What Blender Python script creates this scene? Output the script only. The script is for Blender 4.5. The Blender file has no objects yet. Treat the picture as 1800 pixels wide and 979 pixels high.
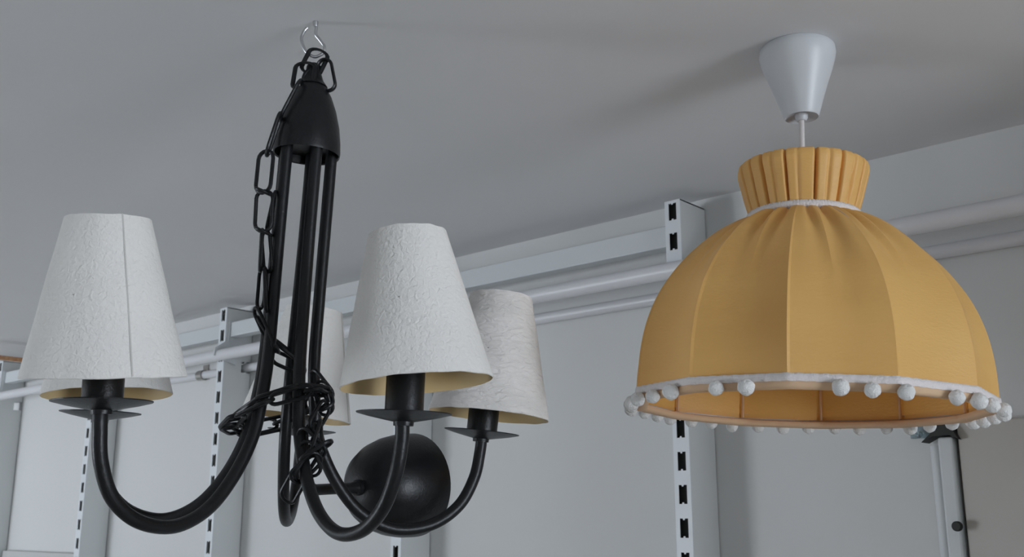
import bpy, bmesh, math, random
from mathutils import Vector, Matrix, noise
random.seed(4)
C = bpy.context.scene.collection
PI = math.pi
# ------------------------------------------------------------------ camera, world, light
CAMH = 1.75                       # eye height
F = 1800.0                        # focal length in pixels of the 1800 px wide frame
TH = math.atan(425/1800.)         # the camera looks up by this angle
CT, ST = math.cos(TH), math.sin(TH)
AX, AY = 0.744, 0.667             # the room is turned against the view: x runs along the wall, y towards it
_n = math.hypot(AX, AY); AX /= _n; AY /= _n
def W(p):                         # (right, forward, up) seen from the camera's standpoint -> room
    return Vector((p[0]*AX - p[1]*AY, p[0]*AY + p[1]*AX, p[2] + CAMH))
def ray(x, y):
    u = (x-900)/F; v = (489.5-y)/F
    return Vector((u, CT - v*ST, ST + v*CT))
def at(x, y, Y):
    r = ray(x, y); return W(r*(Y/r.y))
def at_plane(x, y, wy):           # point of the plane y = wy (room) under that sight line
    r = ray(x, y); d = W(r) - Vector((0, 0, CAMH)); t = wy/d.y
    return Vector((0, 0, CAMH)) + d*t
def at_height(x, y, z):
    r = ray(x, y); return W(r*((z-CAMH)/r.z))
camd = bpy.data.cameras.new('camera'); cam = bpy.data.objects.new('camera', camd); C.objects.link(cam)
camd.sensor_width = 36; camd.lens = F/1800*36; camd.clip_start = 0.02
fwd = W((0, CT, ST)) - W((0, 0, 0)); right = W((1, 0, 0)) - W((0, 0, 0)); up = right.cross(fwd)
cam.matrix_world = Matrix.Translation((0, 0, CAMH)) @ Matrix((right, up, -fwd)).transposed().to_4x4()
camd.dof.use_dof = True; camd.dof.focus_distance = 1.0; camd.dof.aperture_fstop = 18.0
bpy.context.scene.camera = cam
vs = bpy.context.scene.view_settings
vs.view_transform = 'Standard'; vs.look = 'None'; vs.gamma = 1; vs.use_curve_mapping = False
vs.exposure = 0.0
SKY = 14.5
world = bpy.data.worlds.new('sky'); bpy.context.scene.world = world; world.use_nodes = True
bg = world.node_tree.nodes['Background']; bg.inputs[1].default_value = SKY
_nt = world.node_tree; _tc = _nt.nodes.new('ShaderNodeTexCoord'); _sx = _nt.nodes.new('ShaderNodeSeparateXYZ'); _cr = _nt.nodes.new('ShaderNodeValToRGB')
_mr = _nt.nodes.new('ShaderNodeMapRange'); _mr.inputs[1].default_value = -.5; _mr.inputs[2].default_value = .5
_nt.links.new(_tc.outputs['Generated'], _sx.inputs[0]); _nt.links.new(_sx.outputs[2], _mr.inputs[0]); _nt.links.new(_mr.outputs[0], _cr.inputs[0]); _nt.links.new(_cr.outputs[0], bg.inputs[0])
_cr.color_ramp.elements[0].position = .46; _cr.color_ramp.elements[0].color = (.93, 1.0, 1.10, 1)     # below the horizon, brightened to push light up onto the ceiling
_cr.color_ramp.elements[1].position = .54; _cr.color_ramp.elements[1].color = (.46, .54, .64, 1)       # overcast sky
CEIL = CAMH + 0.525
XL, XR, YN = -5.2, 3.9, -2.6      # left end, right end, wall behind the camera
YW = 1.440                        # the wall with the shelf uprights
WIN1 = (-0.2, 1.35, 0.7, 2.12)    # window in the right wall: y0, y1, z0, z1
WIN2 = (-4.7, -3.3, 0.5, 1.8)    # window behind: x0, x1, z0, z1
def portal(name, loc, rot, sx, sy):
    l = bpy.data.lights.new(name, 'AREA'); l.shape = 'RECTANGLE'; l.size = sx; l.size_y = sy; l.cycles.is_portal = True
    o = bpy.data.objects.new(name, l); C.objects.link(o); o.location = loc; o.rotation_euler = rot
portal('window_portal', (XR+0.02, (WIN1[0]+WIN1[1])/2, (WIN1[2]+WIN1[3])/2), (0, PI/2, 0), WIN1[3]-WIN1[2], WIN1[1]-WIN1[0])
portal('window_portal', ((WIN2[0]+WIN2[1])/2, YN-0.02, (WIN2[2]+WIN2[3])/2), (PI/2, 0, 0), WIN2[1]-WIN2[0], WIN2[3]-WIN2[2])

# ------------------------------------------------------------------ materials
def material(name, col, rough=0.6, metal=0.0, bump=0.0, scale=40, col2=None, cscale=3, stretch=(1, 1, 1), spec=0.5, trans=0.0, detail=4, glass=0.0, dist=.002, tcol=None):
    m = bpy.data.materials.new(name); m.use_nodes = True; nt = m.node_tree; N = nt.nodes; L = nt.links
    b = N['Principled BSDF']; b.inputs['Base Color'].default_value = (*col, 1); b.inputs['Roughness'].default_value = rough
    b.inputs['Metallic'].default_value = metal; b.inputs['Specular IOR Level'].default_value = spec
    b.inputs['Transmission Weight'].default_value = glass
    tc = N.new('ShaderNodeTexCoord'); mp = N.new('ShaderNodeMapping'); mp.inputs['Scale'].default_value = stretch
    L.new(tc.outputs['Object'], mp.inputs['Vector'])
    last = None
    if col2:
        n = N.new('ShaderNodeTexNoise'); n.inputs['Scale'].default_value = cscale; n.inputs['Detail'].default_value = 5
        L.new(mp.outputs[0], n.inputs['Vector'])
        r = N.new('ShaderNodeValToRGB'); r.color_ramp.elements[0].position = .35; r.color_ramp.elements[1].position = .65
        r.color_ramp.elements[0].color = (*col, 1); r.color_ramp.elements[1].color = (*col2, 1)
        L.new(n.outputs[0], r.inputs[0]); L.new(r.outputs[0], b.inputs['Base Color']); last = r
    bp = None
    if bump:
        n = N.new('ShaderNodeTexNoise'); n.inputs['Scale'].default_value = scale; n.inputs['Detail'].default_value = detail; n.inputs['Distortion'].default_value = .6
        L.new(mp.outputs[0], n.inputs['Vector'])
        bp = N.new('ShaderNodeBump'); bp.inputs['Strength'].default_value = bump; bp.inputs['Distance'].default_value = dist
        L.new(n.outputs[0], bp.inputs['Height']); L.new(bp.outputs[0], b.inputs['Normal'])
    if trans:
        t = N.new('ShaderNodeBsdfTranslucent'); t.inputs[0].default_value = (*col, 1)
        if tcol: t.inputs[0].default_value = (*tcol, 1)
        elif last: L.new(last.outputs[0], t.inputs[0])
        mx = N.new('ShaderNodeMixShader'); mx.inputs[0].default_value = trans
        L.new(b.outputs[0], mx.inputs[1]); L.new(t.outputs[0], mx.inputs[2]); L.new(mx.outputs[0], N['Material Output'].inputs[0])
    return m
M_WALL = material('wall_paint', (.72, .725, .715), .8, bump=.12, scale=60, col2=(.70, .705, .695), cscale=1.5)
M_CEIL = material('ceiling_paint', (.76, .76, .765), .85, bump=.25, scale=35, col2=(.735, .735, .74), cscale=2)
M_FLOOR = material('floor_linoleum', (.40, .36, .31), .6, bump=.05, scale=20, col2=(.37, .33, .28))
M_BLACK = material('black_satin_metal', (.006, .0068, .008), .36, bump=.15, scale=300, col2=(.009, .010, .0115), cscale=20, spec=.36)
M_PAPER = material('white_textured_paper', (.88, .86, .82), .9, bump=1.0, scale=260, col2=(.85, .825, .79), cscale=14, spec=.15, detail=6, dist=.0016)
M_CRINKLE = material('white_crinkled_paper', (.90, .86, .83), .9, bump=1.0, scale=100, col2=(.76, .735, .70), cscale=14, stretch=(1, 1, 2.2), spec=.15, detail=5, dist=.0030)
M_GOLD = material('golden_lining', (.80, .62, .33), .5, col2=(.76, .55, .27), cscale=12)
M_SEAM = material('paper_seam', (.60, .58, .55), .9)
M_FABRIC = material('yellow_satin_fabric', (.96, .60, .20), .45, bump=.25, scale=160, col2=(.92, .56, .18), cscale=9, stretch=(1, 1, 3), spec=.45, trans=.26, tcol=(.80, .33, .05))
M_LINING = material('tan_lining', (.86, .62, .40), .7, bump=.2, scale=200, trans=.25)
M_BRAID = material('white_braid', (.78, .72, .70), .9, bump=.5, scale=400)
M_POM = material('white_pompom', (.83, .82, .80), .95, bump=1.0, scale=330, spec=.1)
M_PLASTIC = material('white_plastic', (.62, .635, .65), .38, bump=.03, scale=80)
M_CORD = material('white_cord', (.72, .68, .66), .5)
M_STEEL = material('zinc_steel', (.62, .63, .65), .28, metal=1.0, bump=.1, scale=90)
M_STRIP = material('white_enamel', (.76, .79, .81), .4, bump=.05, scale=120)
M_GREY = material('grey_enamel', (.68, .70, .695), .5, bump=.05, scale=120, col2=(.66, .68, .675))
M_BAR = material('pale_grey_enamel', (.66, .69, .70), .5, bump=.05, scale=120)
M_TUBE = material('white_tube_enamel', (.72, .72, .74), .35, bump=.03, scale=60)
M_DARK = material('black_rubber_and_slot_shade', (.02, .022, .02), .6)  # also colours the plates that stand in for shade behind the slots
M_BOARD = material('beige_board', (.56, .54, .50), .6, bump=.06, scale=50, col2=(.54, .52, .48))
M_GLASS = material('pale_glass', (.70, .82, .86), .08, glass=.85)
M_PANEL = material('grey_panel', (.56, .56, .55), .6)
M_WOOD = material('brown_wood', (.42, .20, .09), .6, bump=.3, scale=40, col2=(.56, .32, .17), cscale=12, stretch=(1, 8, 8))
M_BRASS = material('dull_nickel', (.45, .43, .40), .3, metal=1.0)

# ------------------------------------------------------------------ mesh helpers
class MB:
    def __init__(s): s.v = []; s.f = []; s.mi = []
    def add(s, vs_, fs, mi=0):
        o = len(s.v); s.v += [Vector(p) for p in vs_]
        s.f += [tuple(i+o for i in q) for q in fs]; s.mi += [mi]*len(fs)
        return s
    def box(s, a, b, mi=0, M=None):
        x0, y0, z0 = a; x1, y1, z1 = b
        vs_ = [(x0,y0,z0),(x1,y0,z0),(x1,y1,z0),(x0,y1,z0),(x0,y0,z1),(x1,y0,z1),(x1,y1,z1),(x0,y1,z1)]
        if M: vs_ = [M @ Vector(p) for p in vs_]
        return s.add(vs_, [(3,2,1,0),(4,5,6,7),(0,1,5,4),(1,2,6,5),(2,3,7,6),(3,0,4,7)], mi)
    def lathe(s, prof, n=48, M=None, mi=0, fn=None, close=True):
        vs_ = []
        for (r, z) in prof:
            for k in range(n):
                a = 2*PI*k/n
                rr, zz = (r, z) if fn is None else fn(r, z, a)
                p = Vector((rr*math.cos(a), rr*math.sin(a), zz)); vs_.append(M @ p if M else p)
        fs = []
        for i in range(len(prof)-1):
            for k in range(n):
                k2 = (k+1) % n; fs.append((i*n+k, i*n+k2, (i+1)*n+k2, (i+1)*n+k))
        return s.add(vs_, fs, mi)
    def tube(s, pts, r, n=12, cap=True, closed=False, mi=0, fr=None):
        pts = [Vector(p) for p in pts]; m = len(pts); vs_ = []
        T = []
        for i in range(m):
            if closed: t = pts[(i+1) % m] - pts[i-1]
            else: t = pts[min(i+1, m-1)] - pts[max(i-1, 0)]
            T.append(t.normalized())
        ref = Vector((0, 0, 1)) if abs(T[0].z) < .9 else Vector((1, 0, 0))
        u = T[0].cross(ref).normalized()
        for i in range(m):
            u = (u - T[i]*u.dot(T[i])).normalized(); w = T[i].cross(u)
            rr = r(i/(m-1)) if callable(r) else r
            for k in range(n):
                a = 2*PI*k/n; vs_.append(pts[i] + (u*math.cos(a) + w*math.sin(a))*rr)
        fs = []
        for i in range(m if closed else m-1):
            j = (i+1) % m
            for k in range(n):
                k2 = (k+1) % n; fs.append((i*n+k, i*n+k2, j*n+k2, j*n+k))
        if cap and not closed:
            fs.append(tuple(range(n))[::-1]); fs.append(tuple((m-1)*n+k for k in range(n)))
        return s.add(vs_, fs, mi)
    def build(s, name, mats, parent=None, smooth=True, bevel=0, auto=40):
        me = bpy.data.meshes.new(name); me.from_pydata([tuple(p) for p in s.v], [], s.f)
        for m in (mats if isinstance(mats, (list, tuple)) else [mats]): me.materials.append(m)
        for p, i in zip(me.polygons, s.mi): p.material_index = i
        bm = bmesh.new(); bm.from_mesh(me); bmesh.ops.recalc_face_normals(bm, faces=bm.faces); bm.to_mesh(me); bm.free()
        if smooth:
            for p in me.polygons: p.use_smooth = True
            me.set_sharp_from_angle(angle=math.radians(auto))
        o = bpy.data.objects.new(name, me); C.objects.link(o)
        if parent: o.parent = parent
        if bevel:
            b = o.modifiers.new('bevel', 'BEVEL'); b.width = bevel; b.segments = 2; b.limit_method = 'ANGLE'
        return o
def curve(pts, n=8, closed=False):        # Catmull-Rom through the points
    pts = [Vector(p) for p in pts]; m = len(pts); out = []
    for i in range(m if closed else m-1):
        if closed: p0, p1, p2, p3 = pts[i-1], pts[i], pts[(i+1) % m], pts[(i+2) % m]
        else: p0, p1, p2, p3 = pts[max(i-1, 0)], pts[i], pts[i+1], pts[min(i+2, m-1)]
        for k in range(n):
            t = k/n
            out.append(.5*((2*p1) + (p2-p0)*t + (2*p0-5*p1+4*p2-p3)*t*t + (3*p1-p0-3*p2+p3)*t**3))
    if not closed: out.append(pts[-1])
    return out
def frame(p, z, xh=Vector((1, 0, 0))):     # matrix at p whose z axis is z
    z = Vector(z).normalized(); x = Vector(xh) - z*z.dot(xh)
    if x.length < 1e-3: x = Vector((0, 1, 0)) - z*z.y
    x.normalize(); y = z.cross(x)
    return Matrix.Translation(p) @ Matrix((x, y, z)).transposed().to_4x4()
def tag(o, label=None, cat=None, group=None, kind=None):
    if label: o['label'] = label
    if cat: o['category'] = cat
    if group: o['group'] = group
    if kind: o['kind'] = kind
    return o
def empty(name, M):
    o = bpy.data.objects.new(name, None); C.objects.link(o); o.empty_display_size = .05
    o.matrix_world = M if isinstance(M, Matrix) else Matrix.Translation(M); return o
def struct(name, mb, m): return tag(mb.build(name, m, smooth=False), kind='structure')

# ------------------------------------------------------------------ the room
T = .15
struct('floor', MB().box((XL-T, YN-T, -T), (XR+T, YW+T, 0)), M_FLOOR)
struct('ceiling', MB().box((XL-T, YN-T, CEIL), (XR+T, YW+T, CEIL+T)), M_CEIL)
struct('wall_back', MB().box((XL-T, YW, 0), (XR+T, YW+T, CEIL)), M_WALL)
struct('wall_left', MB().box((XL-T, YN, 0), (XL, YW, CEIL)), M_WALL)
y0, y1, z0, z1 = WIN1
struct('wall_right', MB().box((XR, YN, 0), (XR+T, y0, CEIL)).box((XR, y1, 0), (XR+T, YW, CEIL)).box((XR, y0, 0), (XR+T, y1, z0)).box((XR, y0, z1), (XR+T, y1, CEIL)), M_WALL)
x0, x1, w0, w1 = WIN2
struct('wall_front', MB().box((XL-T, YN-T, 0), (x0, YN, CEIL)).box((x1, YN-T, 0), (XR+T, YN, CEIL)).box((x0, YN-T, 0), (x1, YN, w0)).box((x0, YN-T, w1), (x1, YN, CEIL)), M_WALL)
struct('light_blocker_1', MB().box((.10, YW-.24, 0), (.34, YW, CEIL)), M_WALL)   # added unseen pier that keeps window light off the upper right wall
fw = .04
struct('window_1', MB().box((XR+.05, y0, z0), (XR+.10, y0+fw, z1)).box((XR+.05, y1-fw, z0), (XR+.10, y1, z1)).box((XR+.05, y0, z0), (XR+.10, y1, z0+fw)).box((XR+.05, y0, z1-fw), (XR+.10, y1, z1)), M_STRIP)
struct('window_2', MB().box((x0, YN-.10, w0), (x0+fw, YN-.05, w1)).box((x1-fw, YN-.10, w0), (x1, YN-.05, w1)).box((x0, YN-.10, w0), (x1, YN-.05, w0+fw)).box((x0, YN-.10, w1-fw), (x1, YN-.05, w1)).box(((x0+x1)/2-.02, YN-.10, w0), ((x0+x1)/2+.02, YN-.05, w1)), M_STRIP)

# ------------------------------------------------------------------ shelf uprights on the wall
YF = 1.362                         # plane of their front faces
UW, UD = .029, .076
PITCH = .05
ZP = at_plane(1076, 539, YW-.012).z
def upright(xc, label, ztop):
    root = empty('shelf_upright', (xc, YF+UD, 0)); tag(root, label, 'shelf upright')
    x0, x1 = -UW/2, UW/2; yb = 0; yf = -UD
    zt = ztop
    b = MB()                       # the folded channel behind the slotted strip
    t = .0015
    yn = yb-.026; g0, g1 = ZP-.0135, ZP+.0135       # notch at the back that lets the wall pipe through
    for xa, xb in ((x0, x0+t), (x1-t, x1)):
        b.box((xa, yf+t, 0), (xb, yn, zt)).box((xa, yn, 0), (xb, yb, g0)).box((xa, yn, g1), (xb, yb, zt))
    b.box((x0+t, yb-t, .0), (x1-t, yb, g0)).box((x0+t, yb-t, g1), (x1-t, yb, zt)).box((x0, yf+t, zt-.002), (x1, yb, zt+.0005))
    b.build('channel', M_GREY, root, smooth=False)
    MB().box((x0+t, yf+.010, .01), (x1-t, yf+.0115, zt-.003)).build('slot_shade_plate', M_DARK, root, smooth=False)  # dark plate stands in for the shade inside the channel
    s = MB(); hw = .0075; sh = .0285; nt = .0018
    ys = (yf, yf+t)
    s.box((x0, ys[0], 0), (-hw, ys[1], zt)).box((hw, ys[0], 0), (x1, ys[1], zt))
    base = CAMH+.0384
    k0 = int(-20); last = 0.9
    k = math.floor((zt-base-.5*sh)/PITCH)
    zs = [base+PITCH*j for j in range(k, -22, -1)]
    top = zt
    for z in zs:
        s.box((-hw, ys[0], z+sh/2), (hw, ys[1], top))
        for sg in (1, -1):         # little keeper tongues at both ends of a slot
            zz = z+sg*sh/2
            s.add([(-.0020, yf, zz), (.0020, yf, zz), (.0015, yf, zz-sg*.0024), (-.0015, yf, zz-sg*.0024)], [(0, 1, 2, 3)])
        top = z-sh/2
    s.box((-hw, ys[0], 0), (hw, ys[1], top))
    s.build('slotted_strip', M_STRIP, root, smooth=False)
    # rectangular punch in the visible side
    return root
XA = -.871; SP = .65
UT = CAMH+.5075
ups = [XA - SP*i for i in range(5)]
labels = ['slotted shelf upright beside the yellow shade, nearest to the camera',
          'slotted shelf upright mostly hidden behind the black canopy and front right white shade',
          'slotted shelf upright with grey side just left of the black chandelier rods',
          'slotted shelf upright with bright white strip below the far left white shade',
          'slotted shelf upright cut off by the left edge, below the brown batten']
for x, l in zip(ups, labels): upright(x, l, UT)
# crossbars between neighbouring uprights
cb0 = at_plane(1180, 395, YF+.012).z; cb1 = at_plane(1128, 443, YF+.012).z
cl = ['pale grey crossbar joined to the upright beside the yellow shade', 'pale grey crossbar hidden mostly behind white shades and black rods',
      'pale grey crossbar left of the upright beside the chandelier rods', 'pale grey crossbar behind the leftmost white shade']
for i in range(4):
    xa, xb = ups[i+1]+UW/2, ups[i]-UW/2
    root = empty('crossbar', ((xa+xb)/2, YF+.012, cb1)); tag(root, cl[i], 'crossbar', 'crossbars between the shelf uprights')
    h = (xb-xa)/2; hh = cb0-cb1
    MB().box((-h+.003, 0, 0), (h-.003, .028, hh)).build('bar', M_BAR, root, smooth=False, bevel=.0015)
    for sg in (-1, 1):
        e = sg*(h-.0015)
        MB().box((e-.0015, -.006, -.03), (e+.0015, .05, hh+.004)).build('end_plate', M_BAR, root, smooth=False)
# tubes
p = at_plane(1076, 495, YF-.014); ZT = p.z
o = MB().tube([(XL+.3, YF-.0145, ZT), (.9, YF-.0145, ZT)], .0135, 24).build('hanging_rail', M_TUBE)
tag(o, 'thick white hanging rail running in front of the uprights, upper of two tubes', 'rail')
q = at_plane(1076, 539, YW-.018)
o = MB().tube([(ups[3]-.02, YW-.0120, ZP), (.095, YW-.0120, ZP)], .0100, 24).build('wall_pipe', M_TUBE)
tag(o, 'thinner white pipe on the wall just below the hanging rail', 'pipe')
# bracket that carries the rail at the third upright
def rail_bracket(x, label):
    root = empty('rail_bracket', (x+UW/2+.0035, YF, ZT-.02)); tag(root, label, 'bracket')
    MB().add([(0, .03, .0), (0, .03, .055), (0, -.002, .055), (0, -.030, .036), (0, -.032, .018),
              (.003, .03, .0), (.003, .03, .055), (.003, -.002, .055), (.003, -.030, .036), (.003, -.032, .018)],
             [(0, 1, 2, 3, 4), (9, 8, 7, 6, 5), (0, 5, 6, 1), (1, 6, 7, 2), (2, 7, 8, 3), (3, 8, 9, 4), (4, 9, 5, 0)]).build('plate', M_BAR, root, smooth=False)
    return root
rail_bracket(ups[2], 'pale folded bracket carrying the white rail at the upright left of the chandelier')
# open clip gripping the wall pipe
pc = at_plane(352, 655, YW-.018); cz = ZP
root = empty('pipe_clip', (pc.x, YW-.001, cz)); tag(root, 'small shiny open pipe clip on the lower white pipe', 'pipe clip')
arc = [(0, -.011+.0112*math.cos(a), .0112*math.sin(a)) for a in [math.radians(d) for d in range(50, 311, 10)]]
mb = MB()
pts = [Vector(a_) for a_ in arc]
for i in range(len(pts)-1):
    a_, b_ = pts[i], pts[i+1]; c0 = Vector((0, -.011, 0)); n1 = (a_-c0).normalized()*.0022; n2 = (b_-c0).normalized()*.0022; X = Vector((.012, 0, 0))
    mb.add([a_-X, b_-X, b_+X, a_+X, a_-X+n1, b_-X+n2, b_+X+n2, a_+X+n1], [(0,1,2,3),(4,5,6,7),(0,1,5,4),(2,3,7,6),(1,2,6,5),(0,3,7,4)])
mb.build('ring', M_BRASS, root)
MB().box((-.012, -.002, .012), (.012, .0, .028)).build('tab', M_BRASS, root, smooth=False)

# things at the right: beige board, conduit with black clip and knob
bl = at_plane(1692, 850, YW-.02).x; bt = at_plane(1765, 736, YW-.02).z
o = MB().box((bl, YW-.022, .35), (bl+.62, YW-.001, bt)).build('wall_board', M_BOARD, smooth=False, bevel=.002)
tag(o, 'beige board on the wall below the right edge of the yellow shade', 'board')
c0 = at_plane(1668, 850, YW-.03); ctop = at_plane(1662, 768, YW-.03).z
root = empty('conduit', (c0.x, YW, .3)); tag(root, 'grey vertical conduit with black top clip beside the beige board', 'conduit')
MB().box((-.010, -.030, 0), (.010, -.001, ctop-.3)).build('channel_cover', M_BAR, root, smooth=False, bevel=.003)
MB().tube([(-.0185, -.012, 0), (-.0185, -.012, ctop-.3-.01)], .0075, 16).build('side_pipe', M_BAR, root)
MB().add([(-.030, -.034, -.012), (-.012, -.034, .004), (-.004, -.034, .028), (.004, -.034, .028), (.010, -.034, .006), (.019, -.034, -.010), (.008, -.034, -.004), (-.014, -.034, -.004),
          (-.030, -.004, -.012), (-.012, -.004, .004), (-.004, -.004, .028), (.004, -.004, .028), (.010, -.004, .006), (.019, -.004, -.010), (.008, -.004, -.004), (-.014, -.004, -.004)],
         [(0, 1, 7), (1, 2, 3, 4, 6, 7), (4, 5, 6), (8, 15, 9), (9, 15, 14, 12, 11, 10), (12, 14, 13)] + [(i, (i+1) % 8, (i+1) % 8+8, i+8) for i in range(8)]).build('clip', M_DARK, root, smooth=False).location = (0, 0, ctop-.3+.006)
kz = at_plane(1681, 925, YW-.035).z
kn = MB().lathe([(0, 0), (.0035, 0), (.0035, .004), (.0065, .005), (.0065, .010), (.005, .012), (0, .012)], 20, Matrix.Rotation(PI/2, 4, 'X')).build('knob', M_DARK, root)
kn.location = (.008, -.030, kz-.3)
# clear plastic hook hanging beside the clip
pk = at_plane(1612, 764, YW-.02)
root = empty('plastic_hook', (pk.x, YW, pk.z)); tag(root, 'small clear plastic hook on the wall left of the black clip', 'hook')
MB().box((-.016, -.003, -.004), (.016, -.0005, .022)).build('back_plate', M_GLASS, root, smooth=False, bevel=.001)
MB().tube(curve([(0, -.003, .004), (0, -.014, -.002), (0, -.022, .004), (0, -.024, .014)]), .003, 10).build('prong', M_GLASS, root)

# things at the left edge: batten, lower back panel
br = at_plane(30, 632, 1.30)
o = MB().box((br.x-.010, .95, br.z-.006), (br.x+.010, 1.345, br.z+.006)).build('wooden_batten', M_WOOD, smooth=False, bevel=.001)
tag(o, 'brown wooden batten end at the left edge above the rail', 'batten')
lp = at_plane(80, 970, YF+.09)
o = MB().box((ups[4]+UW, YF+.06, CAMH-.5), (ups[3]-UW/2-.002, YF+.10, lp.z)).build('back_panel', M_PANEL, smooth=False)
tag(o, 'grey back panel whose top edge shows at the bottom left corner', 'panel')

# ------------------------------------------------------------------ ceiling hook
H0 = at_height(555, 38, CEIL)
root = empty('ceiling_hook', H0); tag(root, 'open zinc screw hook in the ceiling holding the black chandelier', 'hook')
YH = 1.014
hk = [(555, 30), (556, 46), (555, 60), (562, 70), (570, 82), (568, 93), (555, 100), (542, 95), (533, 82), (530, 68), (534, 56), (540, 49)]
pts = [at(x, y, YH+(.004*i/11)) - H0 for i, (x, y) in enumerate(hk)]
hook = MB().tube(curve(pts), .0018, 12).build('hook_wire', M_STEEL, root)
MB().lathe([(0, .0), (.003, 0), (.003, -.002), (.0022, -.006), (0, -.006)], 16).build('thread', M_STEEL, root)

# ------------------------------------------------------------------ chandelier
k = .828
def V3(p): return W(p) - W((0, 0, 0))
HC = W((-.2291, 1.0277, .0994))
za = Vector((.0455, -.0301, 1)).normalized()
e1 = Vector((0, 1, 0)).cross(za).normalized(); e2 = za.cross(e1)
RH = Matrix((V3(e1), V3(e2), V3(za))).transposed().to_4x4()
HM = Matrix.Translation(HC) @ RH; HI = HM.inverted()
ch = empty('chandelier', HM); tag(ch, 'black five-arm chandelier with white paper shades hanging from a steel hook', 'chandelier')
def loc(x, y, Y): return HI @ at(x, y, Y)
R = .2112; r0 = .0262; ZC = .285
# cap
capprof = [(.0, .352), (.008, .352), (.012, .349), (.015, .343), (.0205, .333), (.026, .318), (.0305, .300), (.0328, .283), (.0335, .272), (.0330, .268), (.0315, .269), (.031, .277), (.0, .279)]
capprof = [(q_*1.05, z_+.007) for q_, z_ in capprof]
MB().lathe(capprof, 48).build('cap', M_BLACK, ch)
MB().lathe([(.0, .352), (.016, .352), (.0115, .358), (.0085, .366), (.0080, .374), (.006, .377), (0, .377)], 32).build('neck', M_BLACK, ch)
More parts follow.
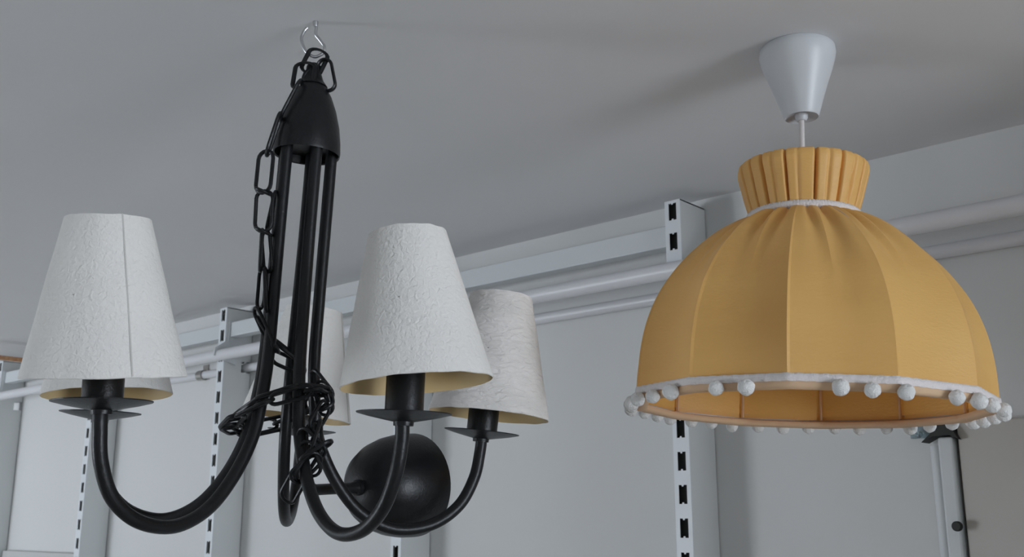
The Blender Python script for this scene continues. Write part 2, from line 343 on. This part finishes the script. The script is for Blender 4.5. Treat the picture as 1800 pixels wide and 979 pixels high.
# arms, drip pans, sleeves
armp = [(r0, .286), (r0, .20), (r0, .12), (r0+.0005, .06), (r0+.004, .02), (.038, -.020), (.058, -.059), (.086, -.0895), (.122, -.1045), (.161, -.0975), (.190, -.075), (.2055, -.045), (.2105, -.018), (R, -.001)]
yaw = .3999
VFW = RH.inverted() @ V3(Vector((0, 1, 0)))
TT = {3: ((184, 662), (190, 397)), 4: ((733, 674), (716, 412)), 0: ((859, 730), (881, 521)), 1: ((521, 733), (553, 543)), 2: ((189, 694), (198, 440))}
seams = {3: -50, 1: -8, 2: 150, 4: 120, 0: 100}
DR = [.002, 0, -.0045, 0, 0]; DA = [0, .025, 0, 0, 0]        # each arm is bent a little differently
DZ = [-.0045, -.0058, -.0045, -.0075, -.0044]; DT = [-3.2, -1, 1, 3.2, 1]
R0 = R
for j in range(5):
    R = R0+DR[j]
    an = yaw + j*2*PI/5 + DA[j]; ca, sa = math.cos(an), math.sin(an)
    armj = [(r_*(1 if r_ < .05 else R/R0), z_+DZ[j]*min(1, max(0, (r_-.14)/.06))) for r_, z_ in armp]
    MB().tube(curve([(r*math.cos(an-.10*min(1, max(0, (z+.02)/.2))), r*math.sin(an-.10*min(1, max(0, (z+.02)/.2))), z) for r, z in armj], 8), .0062, 16).build('arm', M_BLACK, ch)
    M = Matrix.Translation((R*ca, R*sa, DZ[j])) @ Matrix.Rotation(math.radians(-DT[j]), 4, VFW)
    MB().lathe([(0, -.0065), (.0085, -.0065), (.0088, -.0032), (.016, -.0018), (.030, .0010), (.0402, .0036), (.0405, .0045), (.030, .0026), (.016, .0006), (0, .0)], 48, M).build('drip_pan', M_BLACK, ch)
    MB().lathe([(.0, .0), (.0165, .0), (.0165, .052), (.0155, .054), (.0145, .052), (.0145, .03), (0, .03)], 32, M).build('candle_sleeve', M_BLACK, ch)
    # shade: its own lean
    wq = HM @ Vector((R*ca, R*sa, 0)); vq = Vector((wq.x*AX + wq.y*AY, -wq.x*AY + wq.y*AX, 0))
    b = HI @ at(*TT[j][0], vq.y); t = HI @ at(*TT[j][1], vq.y-(.020 if j == 3 else 0))
    SM = frame(b, t-b)
    RB, RT, HS = .0655, .0345, .132
    if j == 2: HS = .126
    mb = MB(); n = 96
    rows = 26
    def wob(a, u): return .0006*noise.noise(Vector((math.cos(a)*2, math.sin(a)*2, u*4+j*5)))
    outer = [(RB-.0008, -.0006)] + [(RB+(RT-RB)*i/rows, HS*i/rows) for i in range(rows+1)]
    mb.lathe(outer, n, None, 0, lambda r, z, a: (r+wob(a, z/HS), z+ (0.0008*noise.noise(Vector((math.cos(a)*3, math.sin(a)*3, j)))) ))
    inner = [(RT, HS), (RT-.0012, HS-.0002)] + [(RB-.0014+(RT-RB)*i/6, HS*i/6) for i in range(5, -1, -1)] + [(RB-.0008, -.0006)]
    mb.lathe(inner, n, None, 1, lambda r, z, a: (r+wob(a, z/HS), z+ (0.0008*noise.noise(Vector((math.cos(a)*3, math.sin(a)*3, j)))) ))
    sh = mb.build('lamp_shade', [M_CRINKLE if j == 0 else M_PAPER, M_GOLD], ch, auto=60)
    sh.matrix_local = SM
    sh['label'] = 'white textured paper shade with golden inside'
    # seam: a lapped paper edge
    A = math.radians(seams[j]) ; w = .0006
    sm = MB()
    pr = []
    for i in range(13):
        u = i/12; r = RB+(RT-RB)*u+.0005
        for da in (-w/r, w/r): pr.append((r*math.cos(A+da), r*math.sin(A+da), HS*u*.998+.001))
    for i in range(13):
        u = i/12; r = RB+(RT-RB)*u-.0003
        for da in (-w/r, w/r): pr.append((r*math.cos(A+da), r*math.sin(A+da), HS*u*.998+.001))
    fs = [(2*i, 2*i+1, 2*i+3, 2*i+2) for i in range(12)] + [(2*i+26, 2*i, 2*i+2, 2*i+28) for i in range(12)] + [(2*i+1, 2*i+27, 2*i+29, 2*i+3) for i in range(12)]
    sm.add(pr, fs).build('seam', M_SEAM, sh)
    # shade carrier spider inside the shade
    sp = MB().tube([(.017*math.cos(g), .017*math.sin(g), .045) for g in [2*PI*i/24 for i in range(24)]], .0009, 6, closed=True)
    for i in range(3):
        g = 2*PI*i/3+.4; sp.tube([(.017*math.cos(g), .017*math.sin(g), .045), (.045*math.cos(g), .045*math.sin(g), .060), (.050*math.cos(g), .050*math.sin(g), .066)], .0009, 6)
    sp.build('spider', M_BRASS, sh)
# chain
chain = bpy.data.objects.new('chain', None); C.objects.link(chain); chain.parent = ch
chain['label'] = 'black suspension chain looped down and around the rods'
def link_mesh(L_=.0465, Wd=.0205, wr=.0020):
    pts = []
    h = L_/2-Wd/2; rr = Wd/2-wr
    for i in range(9): a = PI*i/8; pts.append((rr*math.cos(a), 0, h+rr*math.sin(a)))
    for i in range(9): a = PI+PI*i/8; pts.append((rr*math.cos(a), 0, -h+rr*math.sin(a)))
    return MB().tube(pts, wr, 8, closed=True)
_lm = None
VR = RH.inverted() @ V3(Vector((1, -.2, 0)))
def link(p, d, roll, scale=(1, 1, 1)):
    global _lm
    if _lm is None:
        o = link_mesh().build('link', M_BLACK, chain); _lm = o
    else:
        o = _lm.copy(); C.objects.link(o); o.parent = chain
    o.matrix_local = frame(p, d, VR) @ Matrix.Rotation(roll, 4, 'Z') @ Matrix.Diagonal((*scale, 1))
    return o
def run_chain(pix, roll0=0, pitch=.0400, twist=PI/2, scale=(1, 1, 1)):
    path = curve([loc(*q) for q in pix], 24)
    d = 0; pts = [path[0]]
    for i in range(len(path)-1):
        a, b = path[i], path[i+1]
        while (b-pts[-1]).length >= pitch and (a-pts[-1]).length < pitch:
            lo, hi = 0., 1.
            for _ in range(20):
                m = (lo+hi)/2
                if (a.lerp(b, m)-pts[-1]).length < pitch: lo = m
                else: hi = m
            pts.append(a.lerp(b, hi))
    for i in range(len(pts)-1):
        link((pts[i]+pts[i+1])/2, pts[i+1]-pts[i], roll0+twist*i, scale)
YC = 1.0
view = (V3((0, 1, 0)))
# links above the cap
def lk(x, y, dx, dy, Y, roll, sc=(1, 1, 1), dY=0):
    link(loc(x, y, Y), loc(x+dx, y+dy, Y+dY)-loc(x, y, Y), roll, sc)
lk(553, 109, 12, -24, 1.014, .2, (1.3, 1, .70))
lk(534, 134, 4, -24, 1.008, 0, (1.35, 1, .74))
lk(574, 132, -5, -26, 1.012, .1, (.9, 1.6, .86))
MB().tube([loc(548+13*math.cos(g), 142+18*math.sin(g), 1.012) for g in [2*PI*i/20 for i in range(20)]], .0034, 8, closed=True).build('hanging_loop', M_BLACK, ch)
lk(512, 176, -18, 34, .998, 1.25, (1, 1, 1.12))
lk(481, 236, -12, 36, .985, 1.2, (1, 1, 1.1))
lk(465, 302, -4, 40, .982, .15, (1.05, 1, 1.05))
lk(464, 337, 9, 4, .984, .5, (.85, .85, .75), .03)
lk(464, 371, -2, 40, .986, -.25, (1.0, 1, 1.0))
lk(477, 372, -9, 40, 1.0, 1.2)
lk(463, 407, 8, 4, .988, .5, (.85, .85, .75), .03)
lk(459, 440, -2, 38, .990, 1.1)
lk(469, 442, 3, 38, .996, .5, (.8, 1, 1))
lk(460, 506, -3, 38, 1.0, .6, (.8, 1, 1))
lk(467, 510, 1, 38, .99, 1.2)
lk(463, 575, 16, 36, 1.0, .7, (.7, 1, 1))
lk(471, 588, 20, 34, 1.01, 1.3)
run_chain([(484, 600, 1.03), (505, 618, 1.045), (530, 636, 1.055), (556, 668, 1.055)], roll0=.9)
run_chain([(478, 625, 1.03), (510, 642, 1.05), (548, 655, 1.06)], roll0=1.3, twist=.4)
# turns around the rods
wc = loc(488, 722, 1.026)
def turn(cx, cy, ax, az, tilt, dz, g0, g1, step, roll, yc=1.026):  # one slack loop of chain around the rods
    path = []
    n = 60
    for i in range(n+1):
        g = math.radians(g0+(g1-g0)*i/n)
        x = cx+ax*math.cos(g); Y = yc+az*math.sin(g)
        y = cy-tilt*math.cos(g) - dz*math.sin(g)*-1
        path.append((x, y, Y))
    run_chain(path[::3], roll0=roll, twist=.9)
turn(484, 722, 86, .05, 30, 22, -180, 200, 1, .3)
turn(490, 716, 84, .045, 26, 30, -160, 220, 1, 1.2)
run_chain([(568, 690, 1.03), (572, 715, 1.01), (556, 735, 1.0), (548, 770, .995), (552, 800, .99), (530, 815, .99), (524, 845, .99), (505, 872, 1.0), (520, 884, 1.0), (548, 868, 1.005)], roll0=.2, pitch=.026, scale=(1, 1, .8))
run_chain([(560, 745, .995), (575, 765, 1.0), (545, 785, .99), (565, 815, .99), (540, 830, .99)], roll0=1.0, pitch=.026, scale=(1, 1, .8))
for q_ in ((548, 778, 20, 20, .992, .4), (556, 792, -22, 14, .988, 1.3), (545, 806, 10, 28, .99, .2), (538, 822, 18, -18, .987, .9), (568, 700, 6, 22, 1.02, .1), (566, 676, 14, 18, 1.03, .7)):
    lk(*q_, (.95, 1, .8))
# canopy hanging at the chain's end
YK = 1.17
tip = loc(630, 857, 1.115); 
ax_ = V3(Vector((-.60, -.78, -.06))).normalized(); axl = (RH.inverted() @ ax_)
KM = frame(tip, axl)
cp = [(0, .0), (.014, -.001), (.028, -.006), (.040, -.016), (.048, -.029), (.0535, -.045), (.0565, -.062), (.0575, -.080), (.0575, -.084), (.0560, -.082), (.052, -.047), (.044, -.030), (.0, -.004)]
ca_ = MB().lathe(cp, 56).build('canopy', M_BLACK, ch); ca_.matrix_local = KM; ca_['label'] = 'black ceiling canopy dangling upside down on the chain'
st = MB().lathe([(0, -.003), (.0085, -.003), (.0085, .003), (.0065, .004), (.0057, .008), (.0057, .062), (.0068, .063), (.0068, .068), (0, .068)], 24).build('stem', M_BLACK, ca_)

# ------------------------------------------------------------------ pendant lamp
PY = 1.079
PX = (W((.3255, PY, 0)))
def hz(y):
    y += 8
    return hz_(y)
def hz_(y):                                   # height of an image row on the lamp's axis
    r = ray(1410, y); return r.z/r.y*PY
def hr(half, y): r = ray(1410, y); s = PY/r.y; return half/F*s*(.968 if y > 400 else .975)
LB = hz(706)
pend = empty('pendant_lamp', (PX.x, PX.y, CAMH+LB)); tag(pend, 'yellow fabric pendant lamp with ruffled neck and white pompom fringe', 'pendant lamp')
def L(z): return z-LB
tocam = math.atan2(-PX.y, -PX.x)              # direction from the lamp to the camera
def ang(deg): return tocam + math.radians(deg)  # positive = to the right in view
NR = 12; DECA = 2*PI/NR; A0 = round(ang(-3.4)/(PI/120))*(PI/120)
def deca(a, r, amt=1.0):
    d = ((a-A0+DECA/2) % DECA)-DECA/2         # 0 on a rib
    e = DECA/2-abs(d)
    return r*(1-amt+amt*math.cos(DECA/2)/math.cos(e)*1.0/(math.cos(DECA/2)/math.cos(DECA/2)))
dome = [(hr(h, y), hz(y)) for h, y in [(93, 379), (112, 385), (134, 396), (162, 412), (191, 434), (222, 462), (249, 492), (274, 527), (292, 563), (304, 598), (312, 635), (316, 668), (318, 700)]]
# smooth resample
dc = curve([(r, 0, z) for r, z in dome], 4)
z_hi, z_lo = dome[0][1], dome[-1][1]
def pleat(a, u):                              # gathers running down from the neck
    s = 0
    d = ((a-A0+DECA/2) % DECA)-DECA/2
    c_ = .15+.10*u
    s -= math.exp(-((abs(d)-c_)/(.045+.10*u))**2)
    s += .12*math.cos(a*30+1.3*math.sin(3*a)) + .2*noise.noise(Vector((math.cos(a)*9, math.sin(a)*9, 1)))
    return s
def dome_fn(r, z, a):
    u = (z_hi-z)/(z_hi-z_lo)
    f = math.exp(-u*4.5)
    amt = min(1, .25+u*2.2)
    rr = deca(a, r, amt) + .0165*f*pleat(a, u)*min(1, .35+u*9)
    # fabric slightly drawn in between the ribs
    d = ((a-A0) % DECA)/DECA
    rr -= (.0045*math.sin(PI*d)+.002*math.exp(-d/.12)*(1-math.exp(-d/.02)))*math.sin(PI*(.08+.75*u))
    rr += .0007*noise.noise(Vector((math.cos(a)*4, math.sin(a)*4, z*14)))
    return rr, L(z)
MB().lathe([(p_.x, p_.z) for p_ in dc], 480, None, 0, dome_fn).build('shade', M_FABRIC, pend, auto=11)
ruff = [(hr(h, y), hz(y)) for h, y in [(93, 379), (97, 366), (103, 346), (108, 326), (112, 312), (114.5, 300), (113.5, 292), (110, 288), (106, 290), (103, 298), (98, 325), (92, 350), (86, 379)]]
nr = len(ruff)
rc = curve([(r, 0, z) for r, z in ruff], 3)
def ruff_fn(r, z, a):
    u = (z-ruff[0][1])/(ruff[6][1]-ruff[0][1])
    s = 0
    for (c_, wd, dp) in RPL:
        d = (a-c_+PI) % (2*PI)-PI
        s -= dp*math.exp(-(d/wd)**2)
    s += .05*math.cos(17*a+2*math.sin(2*a))
    return r+.0048*s*(.35+.65*math.sin(PI*min(1, max(0, u*.75+.12))))+.0006*noise.noise(Vector((math.cos(a)*6, math.sin(a)*6, z*20))), L(z)
RPL = []
for d_, w_, dp_ in ((-51, .020, 1.6), (-37, .022, 1.8), (-26, .03, .5), (-14, .020, 1.5), (-3, .03, .4), (13, .022, 2.1), (25, .03, .5), (38, .022, 1.7), (52, .03, .7), (66, .022, 1.4)):
    RPL.append((ang(d_), w_, dp_))
a = 80
while a < 300:
    RPL.append((ang(a), random.uniform(.016, .030), random.uniform(.7, 1.9))); a += random.uniform(10, 22)
MB().lathe([(p_.x, p_.z) for p_ in rc], 420, None, 0, ruff_fn).build('ruffle', M_FABRIC, pend, auto=70)
# neck braid and rim braid
def braid(name, prof, n=300):
    def fn(r, z, a): return r+.0005*math.cos(a*n/2.5), z+.0004*math.sin(a*n/3.1)
    return MB().lathe(prof, n, None, 0, fn).build(name, M_BRAID, pend, auto=80)
zn = L(hz(379)); rn = hr(95, 379)
braid('neck_braid', [(rn-.003, zn-.0050), (rn+.0025, zn-.0045), (rn+.0040, zn), (rn+.0025, zn+.0045), (rn-.003, zn+.0050)])
RR = dome[-1][0]
def rim_fn(r, z, a): return deca(a, r, 1)*1.0+.0004*math.cos(a*110), z+.0002*math.sin(a*97)
MB().lathe([(RR-.001, .0008), (RR+.0012, .0005), (RR+.0016, .004), (RR+.0012, .0078), (RR-.001, .0080)], 360, None, 0, rim_fn).build('rim_braid', M_BRAID, pend, auto=80)
# lower lip: fabric turned under the wire frame
lipf = lambda r, z, a: (deca(a, r, 1)+.0004*math.cos(70*a), z)
MB().lathe([(RR, .002), (RR+.0005, -.004), (RR-.003, -.0065), (RR-.012, -.0055), (RR-.0135, -.003), (RR-.0125, .0)], 240, None, 0, lipf).build('turned_hem', M_LINING, pend, auto=60)
# frame ribs inside
for i in range(NR):
    a = A0+i*DECA
    pts = [((p_.x-.0042)*math.cos(a), (p_.x-.0042)*math.sin(a), L(p_.z)) for p_ in dc]
    MB().tube(pts, .0016, 8).build('frame_rib', M_LINING, pend)
MB().tube([((RR-.011)*math.cos(g), (RR-.011)*math.sin(g), .0) for g in [2*PI*i/80 for i in range(80)]], .0016, 8, closed=True).build('bottom_ring', M_LINING, pend)
# spider and lamp holder
sp = MB()
zt = L(hz(379))-.004
sp.tube([((rn-.005)*math.cos(g), (rn-.005)*math.sin(g), zt) for g in [2*PI*i/40 for i in range(40)]], .0016, 8, closed=True)
for i in range(3):
    g = i*2*PI/3; sp.tube([(.018*math.cos(g), .018*math.sin(g), zt-.01), ((rn-.005)*math.cos(g), (rn-.005)*math.sin(g), zt)], .0014, 8)
sp.build('spider', M_CORD, pend)
MB().lathe([(0, zt+.02), (.008, zt+.02), (.017, zt+.008), (.020, zt-.004), (.020, zt-.05), (.017, zt-.052), (.015, zt-.045), (0, zt-.045)], 32).build('lamp_holder', M_PLASTIC, pend)
# pompoms
pm = []
for d in (-80, -71, -60, -52, -41.2, -24.5, -15.6, 10, 18.2, 27.3, 45, 54.2, 65, 78): pm.append(d)
d = 88
while d < 276: pm.append(d); d += 9.4+random.uniform(-.6, .6)
for i, d in enumerate(pm):
    a = ang(d); rr = deca(a, RR)+.006+random.uniform(-.0015, .0015); zz = -.0055+random.uniform(-.0015, .001)
    bm = bmesh.new(); bmesh.ops.create_icosphere(bm, subdivisions=3, radius=.0076*random.uniform(.93, 1.05))
    for v in bm.verts:
        v.co *= 1+.10*noise.noise(v.co*260+Vector((i*3.1, 0, 0)))+.04*noise.noise(v.co*700+Vector((i, 5, 0)))
    me = bpy.data.meshes.new('pompom'); bm.to_mesh(me); bm.free(); me.materials.append(M_POM)
    for p_ in me.polygons: p_.use_smooth = True
    o = bpy.data.objects.new('pompom', me); C.objects.link(o); o.parent = pend
    o.location = (rr*math.cos(a), rr*math.sin(a), zz)
    t_ = MB().tube([(-.010*math.cos(a), -.010*math.sin(a), .0055), (-.004*math.cos(a), -.004*math.sin(a), .003), (0, 0, 0)], .0006, 6).build('thread', M_BRAID, o)
# the hanging lot swings a little to the left of plumb; the cup stays on the ceiling
piv = Vector((0, 0, L(hz_(207))))
SW = Matrix.Translation(piv) @ Matrix.Rotation(math.radians(2.7), 4, V3(Vector((0, 1, 0)))) @ Matrix.Translation(-piv)
# cord and ceiling cup
ztop = CEIL-(CAMH+LB)
cb = L(hz_(207))
MB().tube([(0, 0, zt+.015), (0, 0, cb+.01)], .0030, 12).build('cord', M_CORD, pend)
for o in list(pend.children): o.matrix_basis = SW @ o.matrix_basis
MB().lathe([(.0, cb+.004), (.009, cb+.004), (.0165, cb+.002), (.0185, cb), (.0200, cb+.003), (.0245, cb+.018), (.0310, cb+.038), (.0375, cb+.056), (.0412, cb+.068), (.0425, cb+.075), (.0418, ztop-.003), (.0395, ztop-.0002), (0, ztop-.0002)], 56).build('ceiling_cup', M_PLASTIC, pend)
MB().lathe([(.0031, cb-.004), (.005, cb-.004), (.0068, cb-.001), (.0075, cb+.004), (.0031, cb+.004)], 24).build('cord_grip', M_PLASTIC, pend)
